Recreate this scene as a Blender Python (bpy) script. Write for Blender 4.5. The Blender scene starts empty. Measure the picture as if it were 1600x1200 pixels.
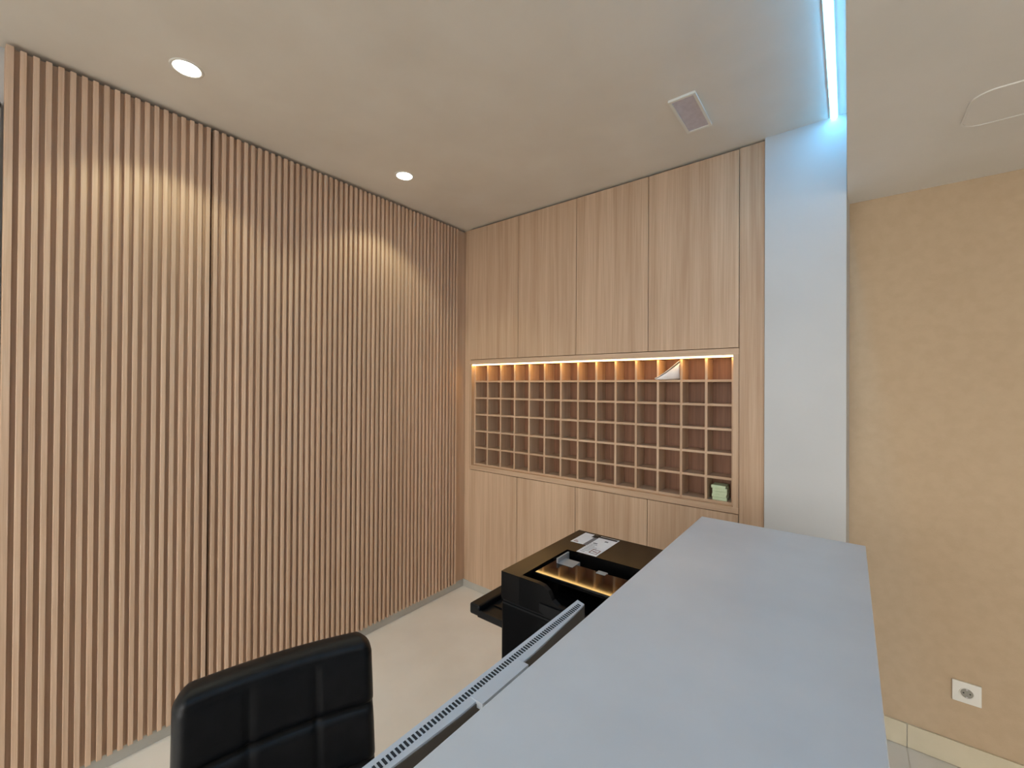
import bpy, bmesh, math, random
from mathutils import Vector, Matrix, noise

random.seed(7)
S = bpy.context.scene
C = S.collection

# ------------------------------------------------------------------ camera
CAM_H = 1.555
F_PX = 670.5
YAW, PIT, ROL = math.radians(38.11), math.radians(.349), math.radians(.36)
c, s = math.cos(YAW), math.sin(YAW)
cp, sp = math.cos(PIT), math.sin(PIT)
cr, sr = math.cos(ROL), math.sin(ROL)
R0 = Vector((c, s, 0)); FW = Vector((-s*cp, c*cp, sp)); U0 = Vector((s*sp, -c*sp, cp))
RT = cr*R0 + sr*U0
UP = -(sr*R0 - cr*U0)
cam_d = bpy.data.cameras.new('camera')
cam_d.sensor_fit = 'HORIZONTAL'
cam_d.sensor_width = 36
cam_d.lens = F_PX/1600*36
cam_d.clip_start = .02
cam = bpy.data.objects.new('camera', cam_d)
C.objects.link(cam)
m = Matrix.Identity(4)
for i in range(3):
    m[i][0], m[i][1], m[i][2] = RT[i], UP[i], -FW[i]
m[2][3] = CAM_H
cam.matrix_world = m
S.camera = cam

# ------------------------------------------------------------------ world, exposure, lamp levels
w = bpy.data.worlds.new('world'); S.world = w
w.use_nodes = True
bg = w.node_tree.nodes['Background']
bg.inputs[0].default_value = (1.0, .98, .95, 1)
bg.inputs[1].default_value = 2.8
S.view_settings.view_transform = 'Standard'
S.view_settings.look = 'None'
S.view_settings.gamma = 1
S.view_settings.use_curve_mapping = False
S.view_settings.exposure = 1.0
SPOT_W = 5.4            # recessed downlights, warm white
SPOT_COL = (.95, 1.0, .75)
LED_COOL, LED_COOL_E = (.12, .52, 1.0), 15
LED_WARM, LED_WARM_E = (1.0, .60, .19), 6.2

# ------------------------------------------------------------------ materials
def mat(name, col, rough=.6, spec=.5, metal=0, emit=None, estr=0):
    M = bpy.data.materials.new(name); M.use_nodes = True
    b = M.node_tree.nodes['Principled BSDF']
    b.inputs['Base Color'].default_value = (*col, 1)
    b.inputs['Roughness'].default_value = rough
    b.inputs['Specular IOR Level'].default_value = spec
    b.inputs['Metallic'].default_value = metal
    if emit:
        b.inputs['Emission Color'].default_value = (*emit, 1)
        b.inputs['Emission Strength'].default_value = estr
    return M

def lin(r, g, b):
    f = lambda v: (v/255/12.92) if v/255 <= .04045 else ((v/255+.055)/1.055)**2.4
    return (f(r), f(g), f(b))

def noisy(name, c1, c2, scale=8, rough=.6, spec=.4, detail=5, stretch=(1, 1, 1), bump=0, bscale=None, lo=.35, hi=.65):
    """Two-tone mottled surface with optional fine relief."""
    M = mat(name, c1, rough, spec); nt = M.node_tree; N = nt.nodes; L = nt.links
    b = N['Principled BSDF']
    tc = N.new('ShaderNodeTexCoord'); mp = N.new('ShaderNodeMapping'); mp.inputs['Scale'].default_value = stretch
    L.new(tc.outputs['Object'], mp.inputs[0])
    n = N.new('ShaderNodeTexNoise'); n.inputs['Scale'].default_value = scale; n.inputs['Detail'].default_value = detail
    L.new(mp.outputs[0], n.inputs['Vector'])
    r = N.new('ShaderNodeValToRGB')
    r.color_ramp.elements[0].position = lo; r.color_ramp.elements[1].position = hi
    r.color_ramp.elements[0].color = (*c1, 1); r.color_ramp.elements[1].color = (*c2, 1)
    L.new(n.outputs[0], r.inputs[0]); L.new(r.outputs[0], b.inputs['Base Color'])
    if bump:
        n2 = N.new('ShaderNodeTexNoise'); n2.inputs['Scale'].default_value = bscale or scale*10
        n2.inputs['Detail'].default_value = 3
        L.new(tc.outputs['Object'], n2.inputs['Vector'])
        bp = N.new('ShaderNodeBump'); bp.inputs['Strength'].default_value = bump; bp.inputs['Distance'].default_value = .002
        L.new(n2.outputs[0], bp.inputs['Height']); L.new(bp.outputs[0], b.inputs['Normal'])
    return M

def wood(name, light, dark, grain=70, rough=.55, vary=.12, axis='Z'):
    """Oak veneer: fine pores and broad bands running along one axis; a little tone change from piece to piece."""
    M = mat(name, light, rough, .35); nt = M.node_tree; N = nt.nodes; L = nt.links
    b = N['Principled BSDF']
    tc = N.new('ShaderNodeTexCoord'); oi = N.new('ShaderNodeObjectInfo')
    off = N.new('ShaderNodeMath'); off.operation = 'MULTIPLY'; off.inputs[1].default_value = 37
    L.new(oi.outputs['Random'], off.inputs[0])
    add = N.new('ShaderNodeVectorMath'); add.operation = 'ADD'
    L.new(tc.outputs['Object'], add.inputs[0]); L.new(off.outputs[0], add.inputs[1])
    def layer(sx, det, dist):
        mp = N.new('ShaderNodeMapping')
        sc = [sx, sx, sx]; sc['XYZ'.index(axis)] = sx*.022
        mp.inputs['Scale'].default_value = sc
        L.new(add.outputs[0], mp.inputs[0])
        n = N.new('ShaderNodeTexNoise'); n.inputs['Scale'].default_value = 1; n.inputs['Detail'].default_value = det
        n.inputs['Distortion'].default_value = dist
        L.new(mp.outputs[0], n.inputs['Vector'])
        return n
    n1, n2 = layer(grain*3, 4, .2), layer(grain*.35, 3, .8)
    mx = N.new('ShaderNodeMath'); mx.operation = 'ADD'
    k = N.new('ShaderNodeMath'); k.operation = 'MULTIPLY'; k.inputs[1].default_value = .42
    k2 = N.new('ShaderNodeMath'); k2.operation = 'MULTIPLY'; k2.inputs[1].default_value = .58
    L.new(n1.outputs[0], k.inputs[0]); L.new(n2.outputs[0], k2.inputs[0])
    L.new(k.outputs[0], mx.inputs[0]); L.new(k2.outputs[0], mx.inputs[1])
    r = N.new('ShaderNodeValToRGB')
    r.color_ramp.elements[0].position = .36; r.color_ramp.elements[1].position = .62
    r.color_ramp.elements[0].color = (*dark, 1); r.color_ramp.elements[1].color = (*light, 1)
    L.new(mx.outputs[0], r.inputs[0])
    hv = N.new('ShaderNodeHueSaturation')
    mr = N.new('ShaderNodeMapRange'); mr.inputs[3].default_value = 1-vary; mr.inputs[4].default_value = 1+vary
    L.new(oi.outputs['Random'], mr.inputs[0]); L.new(mr.outputs[0], hv.inputs['Value'])
    L.new(r.outputs[0], hv.inputs['Color']); L.new(hv.outputs[0], b.inputs['Base Color'])
    bp = N.new('ShaderNodeBump'); bp.inputs['Strength'].default_value = .12; bp.inputs['Distance'].default_value = .001
    L.new(n1.outputs[0], bp.inputs['Height']); L.new(bp.outputs[0], b.inputs['Normal'])
    return M

M_slat = wood('oak_slats', lin(219, 188, 160), lin(197, 163, 135), 90, vary=.07)
M_back = wood('oak_backing', lin(208, 175, 146), lin(186, 153, 125), 60, vary=.0)
M_oak = wood('oak_veneer', lin(206, 176, 147), lin(181, 149, 120), 42, vary=.03)
M_oakx = wood('oak_veneer_across', lin(206, 176, 147), lin(181, 149, 120), 42, vary=.03, axis='X')
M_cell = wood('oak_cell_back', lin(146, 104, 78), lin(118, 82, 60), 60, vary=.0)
M_dark = mat('dark_gap', lin(40, 30, 24), .9, .1)
M_ceil = noisy('ceiling_paint', lin(226, 219, 208), lin(232, 226, 216), 3, .85, .2, bump=.05, bscale=90)
M_ceil_r = noisy('lowered_ceiling_paint', lin(234, 231, 225), lin(239, 236, 231), 3, .85, .2, bump=.05, bscale=90)
M_white = noisy('white_paint', lin(198, 198, 196), lin(204, 204, 202), 2, .75, .25, bump=.04, bscale=120)
M_beige = noisy('beige_wall', lin(191, 168, 139), lin(196, 173, 144), 26, .8, .25, detail=8, bump=.25, bscale=260)
M_cream = noisy('cream_floor', lin(234, 227, 217), lin(241, 235, 226), 3.2, .5, .4, detail=7)
M_tile = noisy('floor_tile', lin(222, 218, 210), lin(230, 226, 219), 5, .4, .45, detail=6)
M_tileb = noisy('skirting_tile', lin(206, 194, 166), lin(214, 203, 177), 6, .4, .45, detail=6)
M_pave = noisy('pavement', lin(120, 117, 112), lin(132, 129, 124), 4, .9, .2)
M_grout = mat('grout', lin(222, 216, 204), .9, .1)
M_plinth = noisy('plinth', lin(176, 172, 162), lin(188, 184, 174), 6, .35, .5)
M_count = noisy('counter_stone', lin(197, 201, 206), lin(208, 211, 215), 5, .34, .5, detail=9, lo=.3, hi=.7, bump=.03, bscale=60)
M_panel = noisy('counter_front', lin(215, 213, 208), lin(222, 220, 215), 5, .5, .4)
M_led_c = mat('cool_led', (.9, .95, 1), .5, .2, emit=LED_COOL, estr=LED_COOL_E)
M_led_w = mat('warm_led', (1, .9, .7), .5, .2, emit=LED_WARM, estr=LED_WARM_E)
M_down = mat('downlight_lens', (1, 1, 1), .5, .2, emit=(1, .97, .88), estr=9)
M_wplast = mat('white_plastic', lin(232, 229, 220), .35, .5)
M_lens = noisy('grey_lens', lin(196, 188, 196), lin(206, 199, 206), 40, .4, .5)
M_black = mat('black_plastic', (.005, .005, .006), .4, .22)
M_gloss = mat('glossy_black_plastic', (.005, .0045, .0045), .05, .38)
M_leather = noisy('black_leatherette', (.004, .0045, .006), (.007, .0075, .009), 30, .40, .26, bump=.12, bscale=420)
M_satin = mat('satin_black_plastic', (.005, .0042, .004), .24, .36)
M_case = mat('black_printer_case', (.004, .004, .0045), .22, .16)
M_mon = mat('silver_plastic', lin(196, 202, 210), .4, .5)
M_slot = mat('vent_black', (.03, .035, .042), .7, .2)
M_monshade = mat('dark_grey_plastic', lin(92, 84, 76), .45, .4)  # silver back darkened: shade of the gap by the counter put into the colour
M_screen = mat('screen_glass', (.004, .004, .005), .1, .5)
M_metal = mat('chrome', (.6, .6, .62), .2, .5, metal=1)
M_paper = noisy('paper', lin(226, 222, 222), lin(236, 233, 232), 20, .7, .2)
M_print = mat('printed_grey', lin(120, 116, 118), .6, .3)
M_ink = mat('printed_black', lin(28, 26, 28), .6, .3)
M_red = mat('printed_brown', lin(140, 92, 80), .6, .3)
M_green = noisy('green_paper', lin(200, 216, 178), lin(210, 224, 190), 30, .8, .2)
M_guide = mat('grey_guide', lin(150, 150, 150), .4, .5)
M_pin = mat('socket_shade', lin(150, 146, 136), .5, .4)
M_pale = noisy('pale_door_paint', lin(150, 146, 140), lin(156, 152, 146), 3, .5, .4)

# ------------------------------------------------------------------ helpers
def bm_box(bm, x0, x1, y0, y1, z0, z1):
    vs = [bm.verts.new((x, y, z)) for x in (x0, x1) for y in (y0, y1) for z in (z0, z1)]
    for f in ((0, 1, 3, 2), (4, 6, 7, 5), (0, 4, 5, 1), (2, 3, 7, 6), (0, 2, 6, 4), (1, 5, 7, 3)):
        bm.faces.new([vs[i] for i in f])

def finish(name, bm, M, parent=None, smooth=False, loc=None):
    bmesh.ops.recalc_face_normals(bm, faces=bm.faces)
    me = bpy.data.meshes.new(name); bm.to_mesh(me); bm.free()
    me.materials.append(M)
    if smooth:
        for p in me.polygons: p.use_smooth = True
    o = bpy.data.objects.new(name, me); C.objects.link(o)
    if parent: o.parent = parent
    if loc: o.location = loc
    return o

def boxes(name, lst, M, parent=None, bevel=0, loc=None):
    bm = bmesh.new()
    for b in lst: bm_box(bm, *b)
    if bevel:
        bmesh.ops.bevel(bm, geom=list(bm.edges), offset=bevel, segments=2, affect='EDGES', profile=.5)
    return finish(name, bm, M, parent, loc=loc)

def box(name, b, M, parent=None, bevel=0):
    """box whose origin sits at the centre of its base"""
    x0, x1, y0, y1, z0, z1 = b
    cx, cy = (x0+x1)/2, (y0+y1)/2
    return boxes(name, [(x0-cx, x1-cx, y0-cy, y1-cy, 0, z1-z0)], M, parent, bevel, (cx, cy, z0))

def empty(name, loc, rz=0):
    o = bpy.data.objects.new(name, None); o.empty_display_size = .1
    C.objects.link(o); o.location = loc; o.rotation_euler = (0, 0, rz)
    return o

def tag(o, label=None, cat=None, group=None, kind=None):
    if label: o['label'] = label
    if cat: o['category'] = cat
    if group: o['group'] = group
    if kind: o['kind'] = kind
    return o

def struct(o, label=None, cat=None):
    return tag(o, label, cat, kind='structure')

def cyl(bm, r, z0, z1, n=32, r2=None, cx=0, cy=0):
    r2 = r if r2 is None else r2
    a = [bm.verts.new((cx+r*math.cos(t*2*math.pi/n), cy+r*math.sin(t*2*math.pi/n), z0)) for t in range(n)]
    b = [bm.verts.new((cx+r2*math.cos(t*2*math.pi/n), cy+r2*math.sin(t*2*math.pi/n), z1)) for t in range(n)]
    for i in range(n):
        bm.faces.new((a[i], a[(i+1) % n], b[(i+1) % n], b[i]))
    bm.faces.new(a[::-1]); bm.faces.new(b)

def lathe(bm, prof, n=40):
    rings = [[bm.verts.new((r*math.cos(t*2*math.pi/n), r*math.sin(t*2*math.pi/n), z)) for t in range(n)] for r, z in prof]
    for k in range(len(rings)-1):
        for i in range(n):
            bm.faces.new((rings[k][i], rings[k][(i+1) % n], rings[k+1][(i+1) % n], rings[k+1][i]))

# ------------------------------------------------------------------ room shell
D = 2.4            # plane of the cabinet fronts
ZC = 2.772         # high ceiling
ZL = 2.42          # lowered ceiling
XW = -2.346        # front of the slats
XB = -2.364        # backing behind the slats
YF = -3.8          # room left open behind the viewpoint to let world light in
YE = 2.55          # beige wall

struct(boxes('floor', [(-2.7, -.12, YF, 2.9, -.08, 0)], M_cream), 'smooth cream floor behind the reception counter', 'floor')
struct(boxes('ground', [(-12, 13, -22, YF, -.2, -.1)], M_pave), 'grey pavement outside the open front', 'pavement')  # unseen plane, added to keep world light from below off the ceiling
fr = struct(boxes('floor_right', [(-.12, 3.6, YF, 2.9, -.08, -.002)], M_grout), 'pale grey tiled floor on the visitor side of the counter', 'floor')
tile_me = None
for i in range(0, 4):
    for j in range(0, 4):
        x0, y1 = .2 + .6*i, 2.54 - .6*j
        if tile_me is None:
            t = boxes('tile', [(0, .596, -.596, 0, 0, .006)], M_tile, fr, bevel=.001); tile_me = t.data
        else:
            t = bpy.data.objects.new('tile', tile_me); C.objects.link(t); t.parent = fr
        t.location = (x0+.002, y1-.002, -.006)
tile_cut = None
for j in range(0, 4):
    if tile_cut is None:
        t = boxes('tile', [(0, .314, -.596, 0, 0, .006)], M_tile, fr, bevel=.001); tile_cut = t.data
    else:
        t = bpy.data.objects.new('tile', tile_cut); C.objects.link(t); t.parent = fr
    t.location = (-.116, 2.54-.6*j-.002, -.006)
struct(boxes('ceiling', [(-2.7, -.006, YF, 2.9, ZC, ZC+.1)], M_ceil), 'high matt off-white ceiling over the reception area', 'ceiling')
struct(boxes('ceiling_right', [(-.006, 3.6, YF, 2.9, ZL, ZC+.1)], M_ceil_r), 'lowered off-white ceiling on the visitor side', 'ceiling')

# slatted wall with a concealed slatted door
PER, SW, Y0 = .031704, .0165, .1126
SEAM0, SEAM1 = 19, 51
wl = struct(boxes('wall_left', [(-2.5, XB, .078, Y0+SEAM0*PER-.0135, .056, ZC-.016),
                                (-2.5, XB, Y0+SEAM1*PER-.006, 2.43, .056, ZC-.016),
                                (-2.6, -2.5, .0, 2.9, 0, ZC)], M_back),
            'wall clad in vertical oak slats lit from above', 'wall')
dl = struct(boxes('door_1', [(-2.5, XB, Y0+SEAM0*PER-.0025, Y0+SEAM1*PER-.0145, .056, ZC-.016)], M_back),
            'flush door hidden in the vertical oak slat cladding', 'door')
sl = bmesh.new(); bm_box(sl, XB-.001, XW, 0, SW, .056, ZC-.018)
bmesh.ops.bevel(sl, geom=[e for e in sl.edges if abs(e.verts[0].co.z-e.verts[1].co.z) > 1], offset=.0012, segments=1, affect='EDGES')
slat_me = None
for i in range(70):
    par = dl if SEAM0 <= i < SEAM1 else wl
    if slat_me is None:
        o = finish('slat', sl, M_slat, par); slat_me = o.data
    else:
        o = bpy.data.objects.new('slat', slat_me); C.objects.link(o); o.parent = par
    o.location = (random.uniform(-.0006, .0006), Y0+i*PER, 0)
boxes('end_board', [(-2.5, XW, .079, .0985, .056, ZC-.014)], M_slat, wl, bevel=.001)
struct(boxes('baseboard_left', [(-2.5, XB-.002, .078, 2.45, 0, .056)], M_plinth), 'recessed grey plinth under the slats', 'skirting')
# plain wall and pale door frame just before the slats
struct(boxes('wall_side', [(-2.6, -2.412, YF, .0785, 0, ZC)], M_white), 'plain off-white wall in front of the slat cladding', 'wall')
d2 = struct(boxes('door_2', [(-2.414, -2.4, -.9, .055, 0, 2.54)], M_pale), 'pale grey door leaf before the slat wall', 'door')
boxes('door_frame', [(-2.414, -2.394, .058, .071, 0, 2.56), (-2.414, -2.394, -.98, .071, 2.545, 2.565)], M_pale, d2)

# wall behind the cabinets, column, beige wall
struct(boxes('wall_back', [(-2.7, -.01, 2.86, 2.96, 0, ZC)], M_white), 'wall hidden behind the oak cabinets', 'wall')
bm = bmesh.new()
pts = [(-.321, 2.392), (-.008, 2.392), (.004, YE+.02), (-.321, 2.86)]
lo = [bm.verts.new((x, y, 0)) for x, y in pts]; hi = [bm.verts.new((x, y, ZC)) for x, y in pts]
for i in range(4):
    bm.faces.new((lo[i], lo[(i+1) % 4], hi[(i+1) % 4], hi[i]))
bm.faces.new(lo[::-1]); bm.faces.new(hi)
struct(finish('column', bm, M_white), 'white painted column beside the oak cabinets', 'column')
struct(boxes('wall_right', [(-.02, 3.6, YE, YE+.12, 0, ZL)], M_beige), 'beige textured wall with a power socket', 'wall')
bb = struct(boxes('baseboard_right', [(.004, 3.6, YE-.004, YE, 0, .099)], M_grout), 'beige tile skirting below the beige wall', 'skirting')
for i, (a, b) in enumerate([(.006, .2)] + [(.203+.6*k, .8+.6*k) for k in range(5)]):
    boxes('tile', [(a, b, YE-.012, YE-.003, .001, .1)], M_tileb, bb, bevel=.0008)

struct(boxes('wall_side.001', [(3.6, 3.7, YF, 2.9, 0, ZL)], M_white), 'plain off-white wall on the far visitor side', 'wall')

# filler at the corner and plinth under the cabinets
struct(boxes('trim_1', [(XB-.03, -2.302, 2.418, 2.44, .045, ZC-.002)], M_oak), 'narrow oak filler in the corner by the slats', 'filler panel')
struct(boxes('baseboard_back', [(-2.40, -.325, 2.412, 2.44, 0, .054)], M_plinth), 'grey plinth under the oak cabinets', 'skirting')

# ------------------------------------------------------------------ built-in oak cabinets
XS = [-2.299, -1.833, -1.367, -.900, -.434]
ups = ['tall oak upper cabinet nearest the slatted wall', 'second tall oak upper cabinet from the slatted wall',
       'third tall oak upper cabinet from the slatted wall', 'widest-looking tall oak upper cabinet nearest the white column']
los = ['oak base cabinet in the corner by the slatted wall', 'oak base cabinet directly behind the printer tray',
       'oak base cabinet seen above the printer lid', 'oak base cabinet beside the end of the stone counter']
for k in range(4):
    x0, x1 = XS[k]+.0015, XS[k+1]-.0015
    e = tag(empty('wall_cabinet', ((x0+x1)/2, 2.6, 1.76)), ups[k], 'cabinet', 'upper cabinets over the pigeonholes')
    hw = (x1-x0)/2
    boxes('body', [(-hw, hw, -.178, .24, .0, .985)], M_back, e)
    boxes('door', [(-hw, hw, -.2, -.18, .0, .9995)], M_oak, e, bevel=.0012)
    e = tag(empty('base_cabinet', ((x0+x1)/2, 2.6, .058)), los[k], 'cabinet', 'base cabinets under the pigeonholes')
    boxes('body', [(-hw, hw, -.178, .24, .0, .845)], M_back, e)
    boxes('door', [(-hw, hw, -.2, -.18, .0, .8595)], M_oak, e, bevel=.0012)

NX0, NX1, NZ0, NZ1 = -2.277, -.460, .953, 1.7255
# pigeonholes: 14 columns x 6 rows, set back behind the frame
GY, GD = 2.432, .115
pg = tag(empty('pigeonhole_rack', ((NX0+NX1)/2, 2.5, NZ0)), 'oak pigeonhole rack with fourteen columns of square compartments', 'shelf rack')
ox = (NX0+NX1)/2
def rel(b): return (b[0]-ox, b[1]-ox, b[2]-2.5, b[3]-2.5, b[4]-NZ0, b[5]-NZ0)
boxes('frame_rail', [rel((XS[0], -.434, D, 2.58, NZ1, 1.7565))], M_oakx, pg)
boxes('frame_rail', [rel((XS[0], -.434, D, 2.58, .9215, NZ0))], M_oakx, pg)
boxes('frame_stile', [rel((XS[0], NX0, D, 2.58, NZ0, NZ1))], M_oak, pg)
boxes('frame_stile', [rel((NX1, -.434, D, 2.58, NZ0, NZ1))], M_oak, pg)
struct(boxes('trim_2', [(-.4325, -.3235, D+.004, D+.03, .054, ZC-.008)], M_oak), 'full-height oak filler between the cabinets and the white column', 'filler panel')
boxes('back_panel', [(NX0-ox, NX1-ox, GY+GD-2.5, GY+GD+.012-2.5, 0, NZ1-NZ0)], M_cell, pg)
TD = .0125
x_a, x_b = NX0+.0005, NX1-.0005
step = (x_b-x_a-TD)/14
zst = (NZ1-NZ0-TD)/6
div_me = sh_me = None
for i in range(15):
    if div_me is None:
        o = boxes('divider', [(0, TD, GY-2.5, GY+GD-2.5, .0005, NZ1-NZ0-.0145)], M_oak, pg); div_me = o.data
    else:
        o = bpy.data.objects.new('divider', div_me); C.objects.link(o); o.parent = pg
    o.location = (x_a+i*step-ox, 0, 0)
for j in range(6):
    if sh_me is None:
        o = boxes('shelf', [(x_a-ox+.001, x_b-ox-.001, GY+.0012-2.5, GY+GD-2.5, 0, TD)], M_oakx, pg); sh_me = o.data
    else:
        o = bpy.data.objects.new('shelf', sh_me); C.objects.link(o); o.parent = pg
    o.location = (0, 0, j*zst)
def cell_x(i): return x_a+i*step+TD       # inner left face of column i
def cell_z(j): return NZ0+j*zst+TD        # top of the shelf of row j (0 = lowest)
led = tag(empty('led_strip', ((NX0+NX1)/2, 2.415, NZ1)), 'warm glowing LED strip along the top of the pigeonholes', 'light strip')
boxes('profile', [(-(NX1-NX0)/2+.002, (NX1-NX0)/2-.002, -.012, .014, -.004, .0)], M_wplast, led)
boxes('diffuser', [(-(NX1-NX0)/2+.003, (NX1-NX0)/2-.003, -.011, .013, -.011, -.004)], M_led_w, led)

# leaflets in the top row, twelfth column
def curl(name, x0, x1, y0, y1, z0, z1, bow, th, M, parent, n=14, mm=6, ycurve=0.0):
    bm = bmesh.new(); G = []
    for side in (0, 1):
        g = []
        for i in range(n+1):
            t = i/n
            x = x0+(x1-x0)*t; z = z0+(z1-z0)*(t**bow)
            row = []
            for j in range(mm+1):
                u = j/mm
                y = y0+(y1-y0)*u + ycurve*t
                row.append(bm.verts.new((x, y, z + (th if side else 0))))
            g.append(row)
        G.append(g)
    for i in range(n):
        for j in range(mm):
            bm.faces.new((G[0][i][j], G[0][i][j+1], G[0][i+1][j+1], G[0][i+1][j]))
            bm.faces.new((G[1][i][j], G[1][i+1][j], G[1][i+1][j+1], G[1][i][j+1]))
    for i in range(n):
        for j in (0, mm):
            bm.faces.new((G[0][i][j], G[0][i+1][j], G[1][i+1][j], G[1][i][j]))
    for j in range(mm):
        for i in (0, n):
            bm.faces.new((G[0][i][j], G[0][i][j+1], G[1][i][j+1], G[1][i][j]))
    return finish(name, bm, M, parent, smooth=False)
cx0 = cell_x(11); cz = cell_z(5)
bk = tag(empty('leaflet_bundle', (cx0, GY, cz)), 'curled white booklet stuffed into a top-row pigeonhole', 'booklet')
def page(name, edge, foot, th, n=18, mm=8, bulge=0.0):
    '''sheet spanned between an upper edge curve and a lower one (local metres), given a paper thickness'''
    bm = bmesh.new(); G = []
    for sd in (0, 1):
        g = []
        for i in range(n+1):
            a, b = Vector(edge(i/n)), Vector(foot(i/n)); row = []
            for j in range(mm+1):
                u = j/mm
                p = a.lerp(b, u) + Vector((0, -bulge*math.sin(math.pi*u)*(i/n), 0))
                row.append(bm.verts.new(p + Vector((0, th*.4, th))*sd))
            g.append(row)
        G.append(g)
    for i in range(n):
        for j in range(mm):
            bm.faces.new((G[0][i][j], G[0][i][j+1], G[0][i+1][j+1], G[0][i+1][j]))
            bm.faces.new((G[1][i][j], G[1][i+1][j], G[1][i+1][j+1], G[1][i][j+1]))
        for j in (0, mm):
            bm.faces.new((G[0][i][j], G[0][i+1][j], G[1][i+1][j], G[1][i][j]))
    for j in range(mm):
        for i in (0, n):
            bm.faces.new((G[0][i][j], G[0][i][j+1], G[1][i][j+1], G[1][i][j]))
    return finish(name, bm, M_paper, bk, smooth=True)
def arc(t): return (-.014+.124*t, .002+.098*(t**1.22))
page('cover', lambda t: (arc(t)[0], -.036+.040*t, arc(t)[1]+.004), lambda t: (arc(t)[0], -.006+.085*min(1, max(0, (t-.13)/.2)), arc(t)[1]+.003), .0022)
page('front_page', lambda t: (arc(t)[0]+.003, -.034+.040*t, arc(t)[1]*.93), lambda t: (-.008+.112*t, -.030+.075*t**1.4, .001), .0012, bulge=.012)
# green note pads, bottom row, last column
gx, gz = cell_x(13), cell_z(0)
for k, (dx, dz, nm) in enumerate([(0, 0, 'lowest'), (-.002, 0, 'second lowest'), (.001, 0, 'middle'), (-.001, 0, 'second highest'), (-.004, 0, 'topmost')]):
    h = .0155
    o = box('note_pad', (gx+.022+dx, gx+.092+dx, GY+.012+.002*(k % 2), GY+.085, gz+k*h+.0003, gz+(k+1)*h), M_green, bevel=.001)
    o.rotation_euler[2] = [.03, -.02, .015, .05, -.03][k]
    tag(o, 'pale green note pad, %s of the stack in the corner pigeonhole' % nm, 'note pad', 'green note pads in a pigeonhole')

# ------------------------------------------------------------------ ceiling fittings
def downlight(x, y, label, zc=ZC):
    e = tag(empty('downlight', (x, y, zc)), label, 'downlight', 'recessed round downlights')
    bm = bmesh.new(); lathe(bm, [(.043, .02), (.043, -.001), (.047, -.003), (.053, -.0025), (.055, 0), (.055, .001)])
    finish('trim_ring', bm, M_wplast, e, smooth=True)
    bm = bmesh.new(); cyl(bm, .0432, -.0015, .004, 40)
    finish('lens', bm, M_down, e)
    L = bpy.data.lights.new('downlight_lamp', 'SPOT'); L.energy = SPOT_W; L.color = SPOT_COL
    L.spot_size = math.radians(112); L.spot_blend = .38; L.shadow_soft_size = .035
    lo = bpy.data.objects.new('downlight_lamp', L); C.objects.link(lo); lo.parent = e; lo.location = (0, 0, -.012)
    return e
downlight(-2.006, .517, 'round downlight in the ceiling over the office chair side of the slat wall')
downlight(-2.027, 1.562, 'smaller-looking round downlight near the far corner of the slat wall')
downlight(-2.01, -.53, 'round downlight behind the viewpoint along the slat wall')
downlight(-2.01, -1.58, 'last round downlight of the row along the slat wall')

e = tag(empty('led_ceiling_strip', (-.052, -.8, ZC)), 'long cool white LED strip in the ceiling above the counter', 'light strip')
boxes('profile', [(-.0145, -.0112, -1.6, 3.188, -.006, 0), (.0112, .0145, -1.6, 3.188, -.006, 0), (-.0112, .0112, -1.6, 3.188, -.003, 0)], M_wplast, e)
boxes('diffuser', [(-.011, .011, -1.599, 3.187, -.0095, -.003)], M_led_c, e)

e = tag(empty('emergency_light', (-.550, 1.972, ZC)), 'small rectangular unlit ceiling fitting with white frame and grey lens', 'ceiling light', None)
hx, hy, fwid = .055, .14, .011
boxes('frame', [(-hx, -hx+fwid, -hy, hy, -.010, 0), (hx-fwid, hx, -hy, hy, -.010, 0),
                (-hx+fwid, hx-fwid, -hy, -hy+fwid, -.010, 0), (-hx+fwid, hx-fwid, hy-fwid, hy, -.010, 0)], M_wplast, e)
boxes('lens', [(-hx+fwid, hx-fwid, -hy+fwid, hy-fwid, -.005, 0)], M_lens, e)

# inspection hatch outline in the lowered ceiling
def rrect(x0, x1, y0, y1, r, n=10):
    P = []
    for cx, cy, a in ((x1-r, y1-r, 0), (x0+r, y1-r, 90), (x0+r, y0+r, 180), (x1-r, y0+r, 270)):
        for k in range(n+1):
            t = math.radians(a+90*k/n); P.append((cx+r*math.cos(t), cy+r*math.sin(t)))
    return P
e = tag(empty('ceiling_hatch', (.44, 1.93, ZL)), 'white inspection hatch with rounded corners in the lowered ceiling', 'hatch')
A, B = rrect(-.155, .17, -.115, .11, .055), rrect(-.149, .164, -.109, .104, .049)
bm = bmesh.new(); n = len(A)
va = [[bm.verts.new((x, y, z)) for x, y in P] for P, z in ((A, 0), (A, -.004), (B, -.004), (B, 0))]
for q in range(3):
    for i in range(n):
        bm.faces.new((va[q][i], va[q][(i+1) % n], va[q+1][(i+1) % n], va[q+1][i]))
finish('hatch_frame', bm, M_ceil_r, e)
bm = bmesh.new()
P = rrect(-.148, .163, -.108, .103, .048)
a = [bm.verts.new((x, y, 0)) for x, y in P]; b = [bm.verts.new((x, y, -.002)) for x, y in P]
bm.faces.new(a); bm.faces.new(b[::-1])
for i in range(len(P)): bm.faces.new((a[i], a[(i+1) % len(P)], b[(i+1) % len(P)], b[i]))
finish('hatch_panel', bm, M_ceil_r, e)

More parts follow.
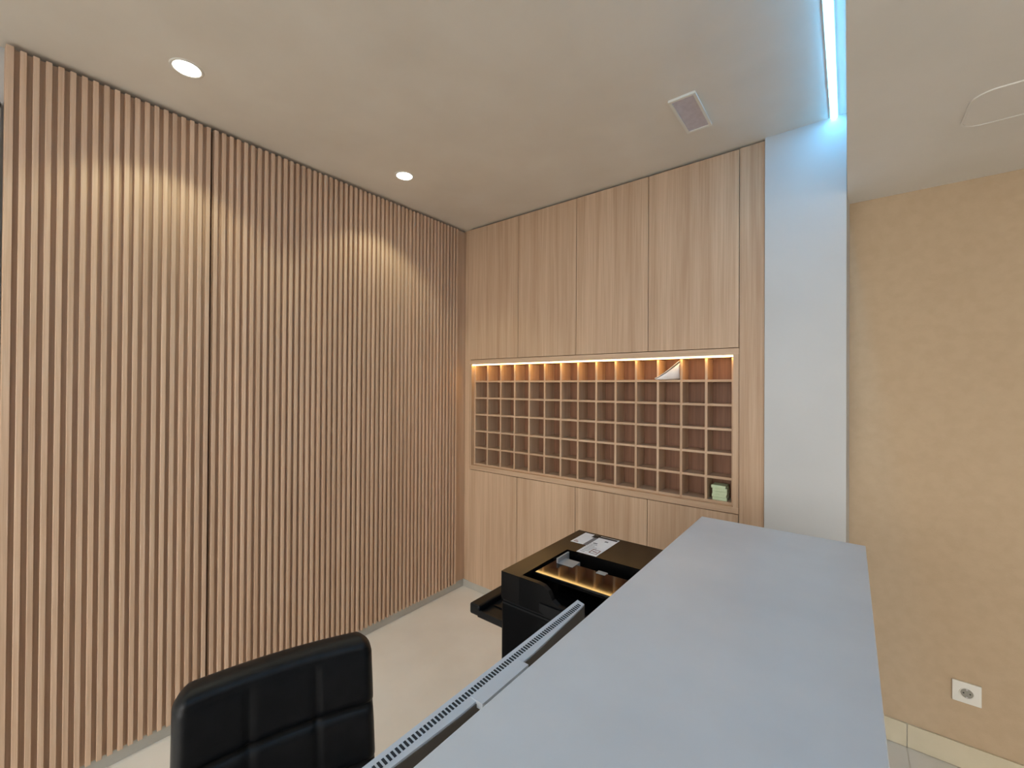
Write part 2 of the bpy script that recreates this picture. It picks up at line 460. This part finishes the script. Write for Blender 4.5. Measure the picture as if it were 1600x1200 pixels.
# ------------------------------------------------------------------ wall socket
e = tag(empty('power_socket', (.382, YE, .311)), 'white square power socket low on the beige wall', 'power socket')
boxes('cover_plate', [(-.042, .042, -.010, 0, -.042, .042)], M_wplast, e, bevel=.002)
def disc_y(name, r0, prof, M, par, n=36):
    bm = bmesh.new(); lathe(bm, prof, n)
    o = finish(name, bm, M, par, smooth=True); o.rotation_euler = (math.radians(90), 0, 0); return o
so = disc_y('socket_insert', 0, [(.0225, .0095), (.0225, .0115), (.0195, .0115), (.0190, .0102), (.0001, .0102)], M_wplast, e)
sh = disc_y('socket_well', 0, [(.0188, .0104), (.0001, .0104)], M_pin, e)
for dx in (-.0095, .0095):
    o = disc_y('pin_hole', 0, [(.0026, .0108), (.0001, .0108)], M_ink, e, 16); o.location = (dx, 0, 0)
boxes('earth_clip', [(-.003, .003, -.0125, -.010, .012, .019)], M_metal, e)
boxes('earth_clip', [(-.003, .003, -.0125, -.010, -.019, -.012)], M_metal, e)

# ------------------------------------------------------------------ reception counter
ZT = 1.105
e = tag(empty('reception_counter', (-.182, 0, 0)), 'long reception counter with a pale grey stone top', 'reception counter')
o = boxes('counter_top', [(-.222, .221, -2.0, 1.597, ZT-.04, ZT)], M_count, e, bevel=.0015)
boxes('front_panel', [(.12, .19, -1.98, 1.58, 0, ZT-.04)], M_panel, e)
boxes('end_panel', [(-.20, .12, 1.555, 1.58, 0, ZT-.04)], M_panel, e)
e = tag(empty('reception_desk', (-.182, 0, 0)), 'low white work desk behind the counter carrying the printer', 'desk')
boxes('desk_surface', [(-.60, -.224, -1.9, 1.55, .715, .74)], M_panel, e, bevel=.001)
boxes('desk_panel', [(-.56, -.224, 1.51, 1.535, 0, .715)], M_panel, e)
boxes('desk_panel', [(-.56, -.224, -1.88, -1.855, 0, .715)], M_panel, e)

# ------------------------------------------------------------------ monitor (seen from behind and above)
ZM = 1.085
MY, MW = .536, .302          # centre and half width
e = tag(empty('computer_monitor', (-.452, MY, .7405)), 'silver computer monitor with vented top edge behind the counter', 'monitor')
bm = bmesh.new()
N = 40
top_f, top_b, bot_f, bot_b = [], [], [], []
zt, zb = ZM-.74, ZM-.74-.35
def bulge(t):                # thickness of the top edge along the width, t in -1..1
    return .017+.013*min(1, max(0, (1-abs(t))/.7))**.8
for i in range(N+1):
    t = -1+2*i/N
    y = t*MW; fx = -.018; bx = fx+bulge(t)
    top_f.append(bm.verts.new((fx, y, zt))); top_b.append(bm.verts.new((bx, y, zt-.004)))
    bot_b.append(bm.verts.new((bx+.004*(1-abs(t)), y, zb))); bot_f.append(bm.verts.new((fx, y, zb)))
loops = [top_f, top_b, bot_b, bot_f]
for q in range(4):
    a, b = loops[q], loops[(q+1) % 4]
    for i in range(N): bm.faces.new((a[i], a[i+1], b[i+1], b[i]))
for i in (0, N): bm.faces.new([l[i] for l in loops])
hs = finish('housing', bm, M_mon, e)
bm = bmesh.new()
bv = [[], []]
for i in range(N+1):
    t = -1+2*i/N
    bx = -.018+bulge(t)
    for q, z in ((0, zt-.007), (1, zb+.004)):
        bv[q].append((bm.verts.new((bx+.0015+.004*(1-abs(t))*q, t*MW*.996, z)), bm.verts.new((bx-.003, t*MW*.996, z))))
for i in range(N):
    a, b, c_, d = bv[0][i], bv[0][i+1], bv[1][i+1], bv[1][i]
    bm.faces.new((a[0], b[0], c_[0], d[0])); bm.faces.new((a[1], d[1], c_[1], b[1]))
    bm.faces.new((a[0], a[1], b[1], b[0])); bm.faces.new((d[0], c_[0], c_[1], d[1]))
for i in (0, N):
    bm.faces.new((bv[0][i][0], bv[0][i][1], bv[1][i][1], bv[1][i][0]))
finish('back_cover', bm, M_monshade, e)  # dark skin over the housing, painted shade for the gap behind the counter
boxes('screen', [(-.0205, -.0178, -MW+.004, MW-.004, zb+.004, zt-.004)], M_screen, e)
bm = bmesh.new()
ns = 86
for i in range(ns):
    t = -.955+1.91*i/(ns-1)
    y = t*MW; wdt = .0018; x0 = -.018+.0075; x1 = x0+min(.0095, bulge(t)-.0105)
    zs = zt-.004*(x0+.018)/bulge(t)
    ze = zt-.004*(x1+.018)/bulge(t)
    vs = [bm.verts.new(v) for v in ((x0, y-wdt, zs+.0005), (x1, y-wdt, ze+.0005), (x1, y+wdt, ze+.0005), (x0, y+wdt, zs+.0005),
                                    (x0, y-wdt, zs-.003), (x1, y-wdt, ze-.003), (x1, y+wdt, ze-.003), (x0, y+wdt, zs-.003))]
    for f in ((0, 1, 2, 3), (7, 6, 5, 4), (0, 4, 5, 1), (1, 5, 6, 2), (2, 6, 7, 3), (3, 7, 4, 0)): bm.faces.new([vs[k] for k in f])
o = finish('vent_slots', bm, M_slot, e); o['kind'] = 'stuff'
bm = bmesh.new(); bm_box(bm, .0015, .0255, -.058, .058, zt-.012, zt-.0015)
finish('cover_tab', bm, M_mon, e)
boxes('stand_neck', [(.012, .026, -.03, .03, .008, zb+.10)], M_mon, e, bevel=.002)
boxes('stand_base', [(-.09, .040, -.11, .11, 0, .010)], M_mon, e, bevel=.003)

# ------------------------------------------------------------------ printer
PX0, PX1, PY0, PY1, PZ0, PZ1 = -.786, -.42, .958, 1.412, .74, 1.025
e = tag(empty('printer', ((PX0+PX1)/2, (PY0+PY1)/2, PZ0)), 'glossy black multifunction printer with document feeder behind the counter', 'printer')
ax, ay = (PX0+PX1)/2, (PY0+PY1)/2
def pr(b): return (b[0]-ax, b[1]-ax, b[2]-ay, b[3]-ay, b[4]-PZ0, b[5]-PZ0)
boxes('body', [pr((PX0, PX1, PY0, PY1, PZ0, .94))], M_case, e, bevel=.006)
# scanner lid / feeder: ring of slabs around a sunken tray
lid = bmesh.new()
HX0, HX1, HY0, HY1 = -.722, -.425, .973, 1.218
for b in ((PX0, HX0, PY0, PY1, .946, PZ1), (HX0, PX1, HY1, PY1, .946, PZ1), (HX1, PX1, PY0, HY1, .946, .985),
          (HX0, HX1, HY0, HY1, .946, .962)):
    bm_box(lid, *pr(b))
finish('scanner_lid', lid, M_satin, e)
# thin near lip of the tray well, dipping towards the middle
bm = bmesh.new()
lip = [(-.722, PZ1), (-.660, PZ1), (-.640, PZ1-.003), (-.625, PZ1-.012), (-.612, .992), (-.595, .982), (-.42, .978)]
g = []
for y in (PY0, HY0):
    g.append(([bm.verts.new((x-ax, y-ay, z-PZ0)) for x, z in lip], [bm.verts.new((x-ax, y-ay, .946-PZ0)) for x, z in lip]))
for i in range(len(lip)-1):
    for t_, b_ in g: bm.faces.new((t_[i], t_[i+1], b_[i+1], b_[i]))
    bm.faces.new((g[0][0][i], g[1][0][i], g[1][0][i+1], g[0][0][i+1]))
    bm.faces.new((g[0][1][i], g[0][1][i+1], g[1][1][i+1], g[1][1][i]))
for i in (0, -1): bm.faces.new((g[0][0][i], g[0][1][i], g[1][1][i], g[1][0][i]))
finish('lid_lip', bm, M_case, e)
boxes('seam', [pr((PX0+.004, PX1-.004, PY0+.004, PY1-.004, .939, .947))], M_black, e)
boxes('document_tray', [pr((-.718, -.427, 1.022, 1.142, 1.006, 1.018))], M_gloss, e, bevel=.002).rotation_euler[0] = -.007
bm = bmesh.new()
P = [(-.715, 1.142, 1.012), (-.43, 1.142, 1.012), (-.43, 1.214, .968), (-.715, 1.214, .968)]
hi = [bm.verts.new((x-ax, y-ay, z-PZ0)) for x, y, z in P]; lo = [bm.verts.new((x-ax, y-ay, z-.006-PZ0)) for x, y, z in P]
bm.faces.new(hi); bm.faces.new(lo[::-1])
for i in range(4): bm.faces.new((hi[i], lo[i], lo[(i+1) % 4], hi[(i+1) % 4]))
finish('feed_ramp', bm, M_black, e)
boxes('paper_guide', [pr((-.700, -.695, 1.118, 1.185, 1.0, 1.033)), pr((-.695, -.645, 1.118, 1.165, 1.0, 1.0195))], M_guide, e)
boxes('feed_roller', [pr((-.575, -.545, 1.128, 1.150, 1.004, 1.0195))], M_guide, e, bevel=.002)
# grip recess on the near side
bm = bmesh.new()
n = 16
prof = []
for i in range(n+1):
    t = i/n; prof.append((-.652+.17*t, -.020*math.sin(math.pi*min(1, t*1.6)) if t < .62 else -.020*math.sin(math.pi*min(1, .62*1.6))))
for side in (0, 1):
    pass
top = [(x, .975) for x, z in prof]; bot = [(x, .972-.03*math.sin(math.pi*min(1, .12+i/n*1.1)/1.0)**.6) for i, (x, z) in enumerate(prof)]
f = []
for y in (PY0-.004, PY0+.004):
    f.append([bm.verts.new((x-ax, y-ay, z-PZ0)) for x, z in top+bot[::-1]])
bm.faces.new(f[0]); bm.faces.new(f[1][::-1])
m_ = len(f[0])
for i in range(m_): bm.faces.new((f[0][i], f[1][i], f[1][(i+1) % m_], f[0][(i+1) % m_]))
finish('side_grip', bm, M_black, e)
# paper output tray at the front
tr = boxes('output_tray', [pr((-1.0, PX0+.03, 1.06, 1.33, .795, .806))], M_black, e, bevel=.002)
boxes('tray_lip', [pr((-1.006, -.962, 1.058, 1.332, .79, .826))], M_black, tr, bevel=.006)
boxes('tray_side', [pr((-.97, PX0+.02, 1.058, 1.066, .789, .811))], M_black, tr, bevel=.001)
boxes('tray_rib', [pr((-.95, -.80, 1.12, 1.126, .805, .810))], M_black, tr)
boxes('tray_rib', [pr((-.95, -.80, 1.22, 1.226, .805, .810))], M_black, tr)
# sticker sheet on the lid
st = boxes('sticker_sheet', [pr((-.752, -.700, 1.290, 1.398, PZ1-.0005, PZ1+.0006)), pr((-.690, -.620, 1.222, 1.398, PZ1-.0005, PZ1+.0006))], M_paper, e)
boxes('printed_header', [pr((-.690, -.624, 1.380, 1.394, PZ1, PZ1+.0009)), pr((-.714, -.694, 1.370, 1.397, PZ1, PZ1+.0009))], M_ink, st)
boxes('printed_picture', [pr((-.7035, -.6885, 1.290, 1.372, PZ1, PZ1+.0009)), pr((-.656, -.644, 1.352, 1.362, PZ1, PZ1+.0009)), pr((-.682, -.667, 1.318, 1.326, PZ1, PZ1+.0009))], M_print, st)
pic = [pr(b) for b in ((-.655, -.627, 1.236, 1.239, PZ1, PZ1+.0009), (-.655, -.627, 1.268, 1.271, PZ1, PZ1+.0009), (-.655, -.652, 1.236, 1.271, PZ1, PZ1+.0009),
       (-.630, -.627, 1.236, 1.271, PZ1, PZ1+.0009), (-.648, -.634, 1.25, 1.256, PZ1, PZ1+.0009), (-.745, -.728, 1.298, 1.304, PZ1, PZ1+.0009), (-.745, -.735, 1.31, 1.313, PZ1, PZ1+.0009))]
boxes('printed_diagram', pic, M_red, st)['kind'] = 'stuff'
bx = [pr((-.685, -.685+random.uniform(.015, .04), 1.235+k*.012, 1.2375+k*.012, PZ1, PZ1+.0009)) for k in range(7)]
boxes('printed_lines', bx, M_print, st)['kind'] = 'stuff'

# ------------------------------------------------------------------ office chair
ang = math.atan2(.37, .12) - math.pi/2       # width axis along the top edge of the backrest
e = tag(empty('office_chair', (-.904, .428, 0), ang), 'black quilted leatherette office chair in front of the slat wall', 'chair')
# local frame: +x is where the sitter faces, y across the width
def gauss(d, wd): return math.exp(-(d/wd)**2)
def quilt_pad(name, Wd, Hh, T, r, cols, rows0, rowh, place, nx=64, nz=64, seam=.034, depth=.013):
    """upholstered pad with rounded outline, tufted on its front; place(y, h, off) -> xyz"""
    bm = bmesh.new()
    F, Bk = [], []
    for j in range(nz+1):
        q = j/nz
        q = .5-.5*math.cos(math.pi*q)*(.55) - .5*(1-2*q)*.45   # denser rows at both ends
        q = min(max(q, 0), 1)
        h = Hh*q
        dt = min(h, Hh-h)
        k = max(0, r-dt)
        hw = Wd/2-r+math.sqrt(max(0, r*r-k*k))
        rf, rb = [], []
        for i in range(nx+1):
            t = -1+2*i/nx
            t = math.sin(t*math.pi/2)*.45+t*.55
            y = hw*t
            d = min(hw-abs(y), dt)
            rr = .030
            th = T*math.sqrt(max(0, 1-(1-min(d/rr, 1))**2))
            g = 0
            top = Hh-h
            if top > seam*.9:
                fade = min(1, (top-seam*.9)/.02)
                for cc in range(1, cols):
                    g += depth*.62*fade*gauss(y-(-Wd/2+Wd*cc/cols), .006)
            x0 = rows0
            while x0 < Hh-.02:
                dd = top-x0
                g += depth*(gauss(dd, .009))*min(1, (Wd/2-abs(y))/.03+.2)
                # fold: the panel above overhangs the one below
                if dd > 0: g += .006*math.exp(-dd/.03)
                x0 += rowh
            g += .0025*gauss(top-seam, .003)
            puff = 0
            g = min(g, th*.8)
            rf.append(bm.verts.new(place(y, h, th*.62-g)))
            rb.append(bm.verts.new(place(y, h, -th*.38)))
        F.append(rf); Bk.append(rb)
    for j in range(nz):
        for i in range(nx):
            bm.faces.new((F[j][i], F[j][i+1], F[j+1][i+1], F[j+1][i]))
            bm.faces.new((Bk[j][i], Bk[j+1][i], Bk[j+1][i+1], Bk[j][i+1]))
    bmesh.ops.remove_doubles(bm, verts=bm.verts, dist=1e-5)
    # close the rim where front and back do not meet
    edges = [ed for ed in bm.edges if ed.is_boundary]
    if edges: bmesh.ops.holes_fill(bm, edges=edges, sides=0)
    return finish(name, bm, M_leather, e, smooth=True)
BZ0, BZT = .455, .872
lean = math.radians(9)
def place_back(y, h, off):
    bow = .9*y*y
    hh = h-.0
    x = -.185-math.sin(lean)*hh+off*math.cos(lean)+bow*.55
    z = BZ0+math.cos(lean)*hh+off*math.sin(lean)*.6
    return (x, y, z)
quilt_pad('backrest', .436, (BZT-BZ0)/math.cos(lean), .085, .045, 3, .168, .135, place_back)
def place_seat(y, h, off):
    return (.235-h+.0, y, .43+off)
quilt_pad('seat', .43, .43, .085, .05, 3, .14, .14, place_seat, 48, 48)
bm = bmesh.new(); bm_box(bm, -.20, -.172, -.045, .045, .36, .60); bm_box(bm, -.20, .08, -.045, .045, .355, .375)
finish('back_bracket', bm, M_black, e)
bm = bmesh.new(); cyl(bm, .028, .10, .27, 24); cyl(bm, .017, .27, .36, 24)
finish('gas_lift', bm, M_metal, e)
bm = bmesh.new(); bm_box(bm, -.09, .09, -.08, .08, .352, .395)
finish('seat_plate', bm, M_black, e)
bm = bmesh.new(); cyl(bm, .045, .07, .12, 24); finish('hub', bm, M_metal, e)
for k in range(5):
    a = math.radians(72*k+20)
    bm = bmesh.new()
    P = [(.03, -.02, .075), (.03, .02, .075), (.27, .013, .062), (.27, -.013, .062), (.03, -.02, .112), (.03, .02, .112), (.27, .013, .084), (.27, -.013, .084)]
    v = [bm.verts.new(p) for p in P]
    for f in ((0, 1, 2, 3), (7, 6, 5, 4), (0, 4, 5, 1), (1, 5, 6, 2), (2, 6, 7, 3), (3, 7, 4, 0)): bm.faces.new([v[i] for i in f])
    l = finish('base_leg', bm, M_metal, e); l.rotation_euler[2] = a
    bm = bmesh.new()
    cyl(bm, .026, -.02, .02, 20)
    w_ = finish('caster', bm, M_black, l); w_.rotation_euler = (math.radians(90), 0, 0); w_.location = (.262, 0, .027)
    bm = bmesh.new(); cyl(bm, .006, .03, .064, 10); st_ = finish('caster_stem', bm, M_metal, l); st_.location = (.262, 0, 0)
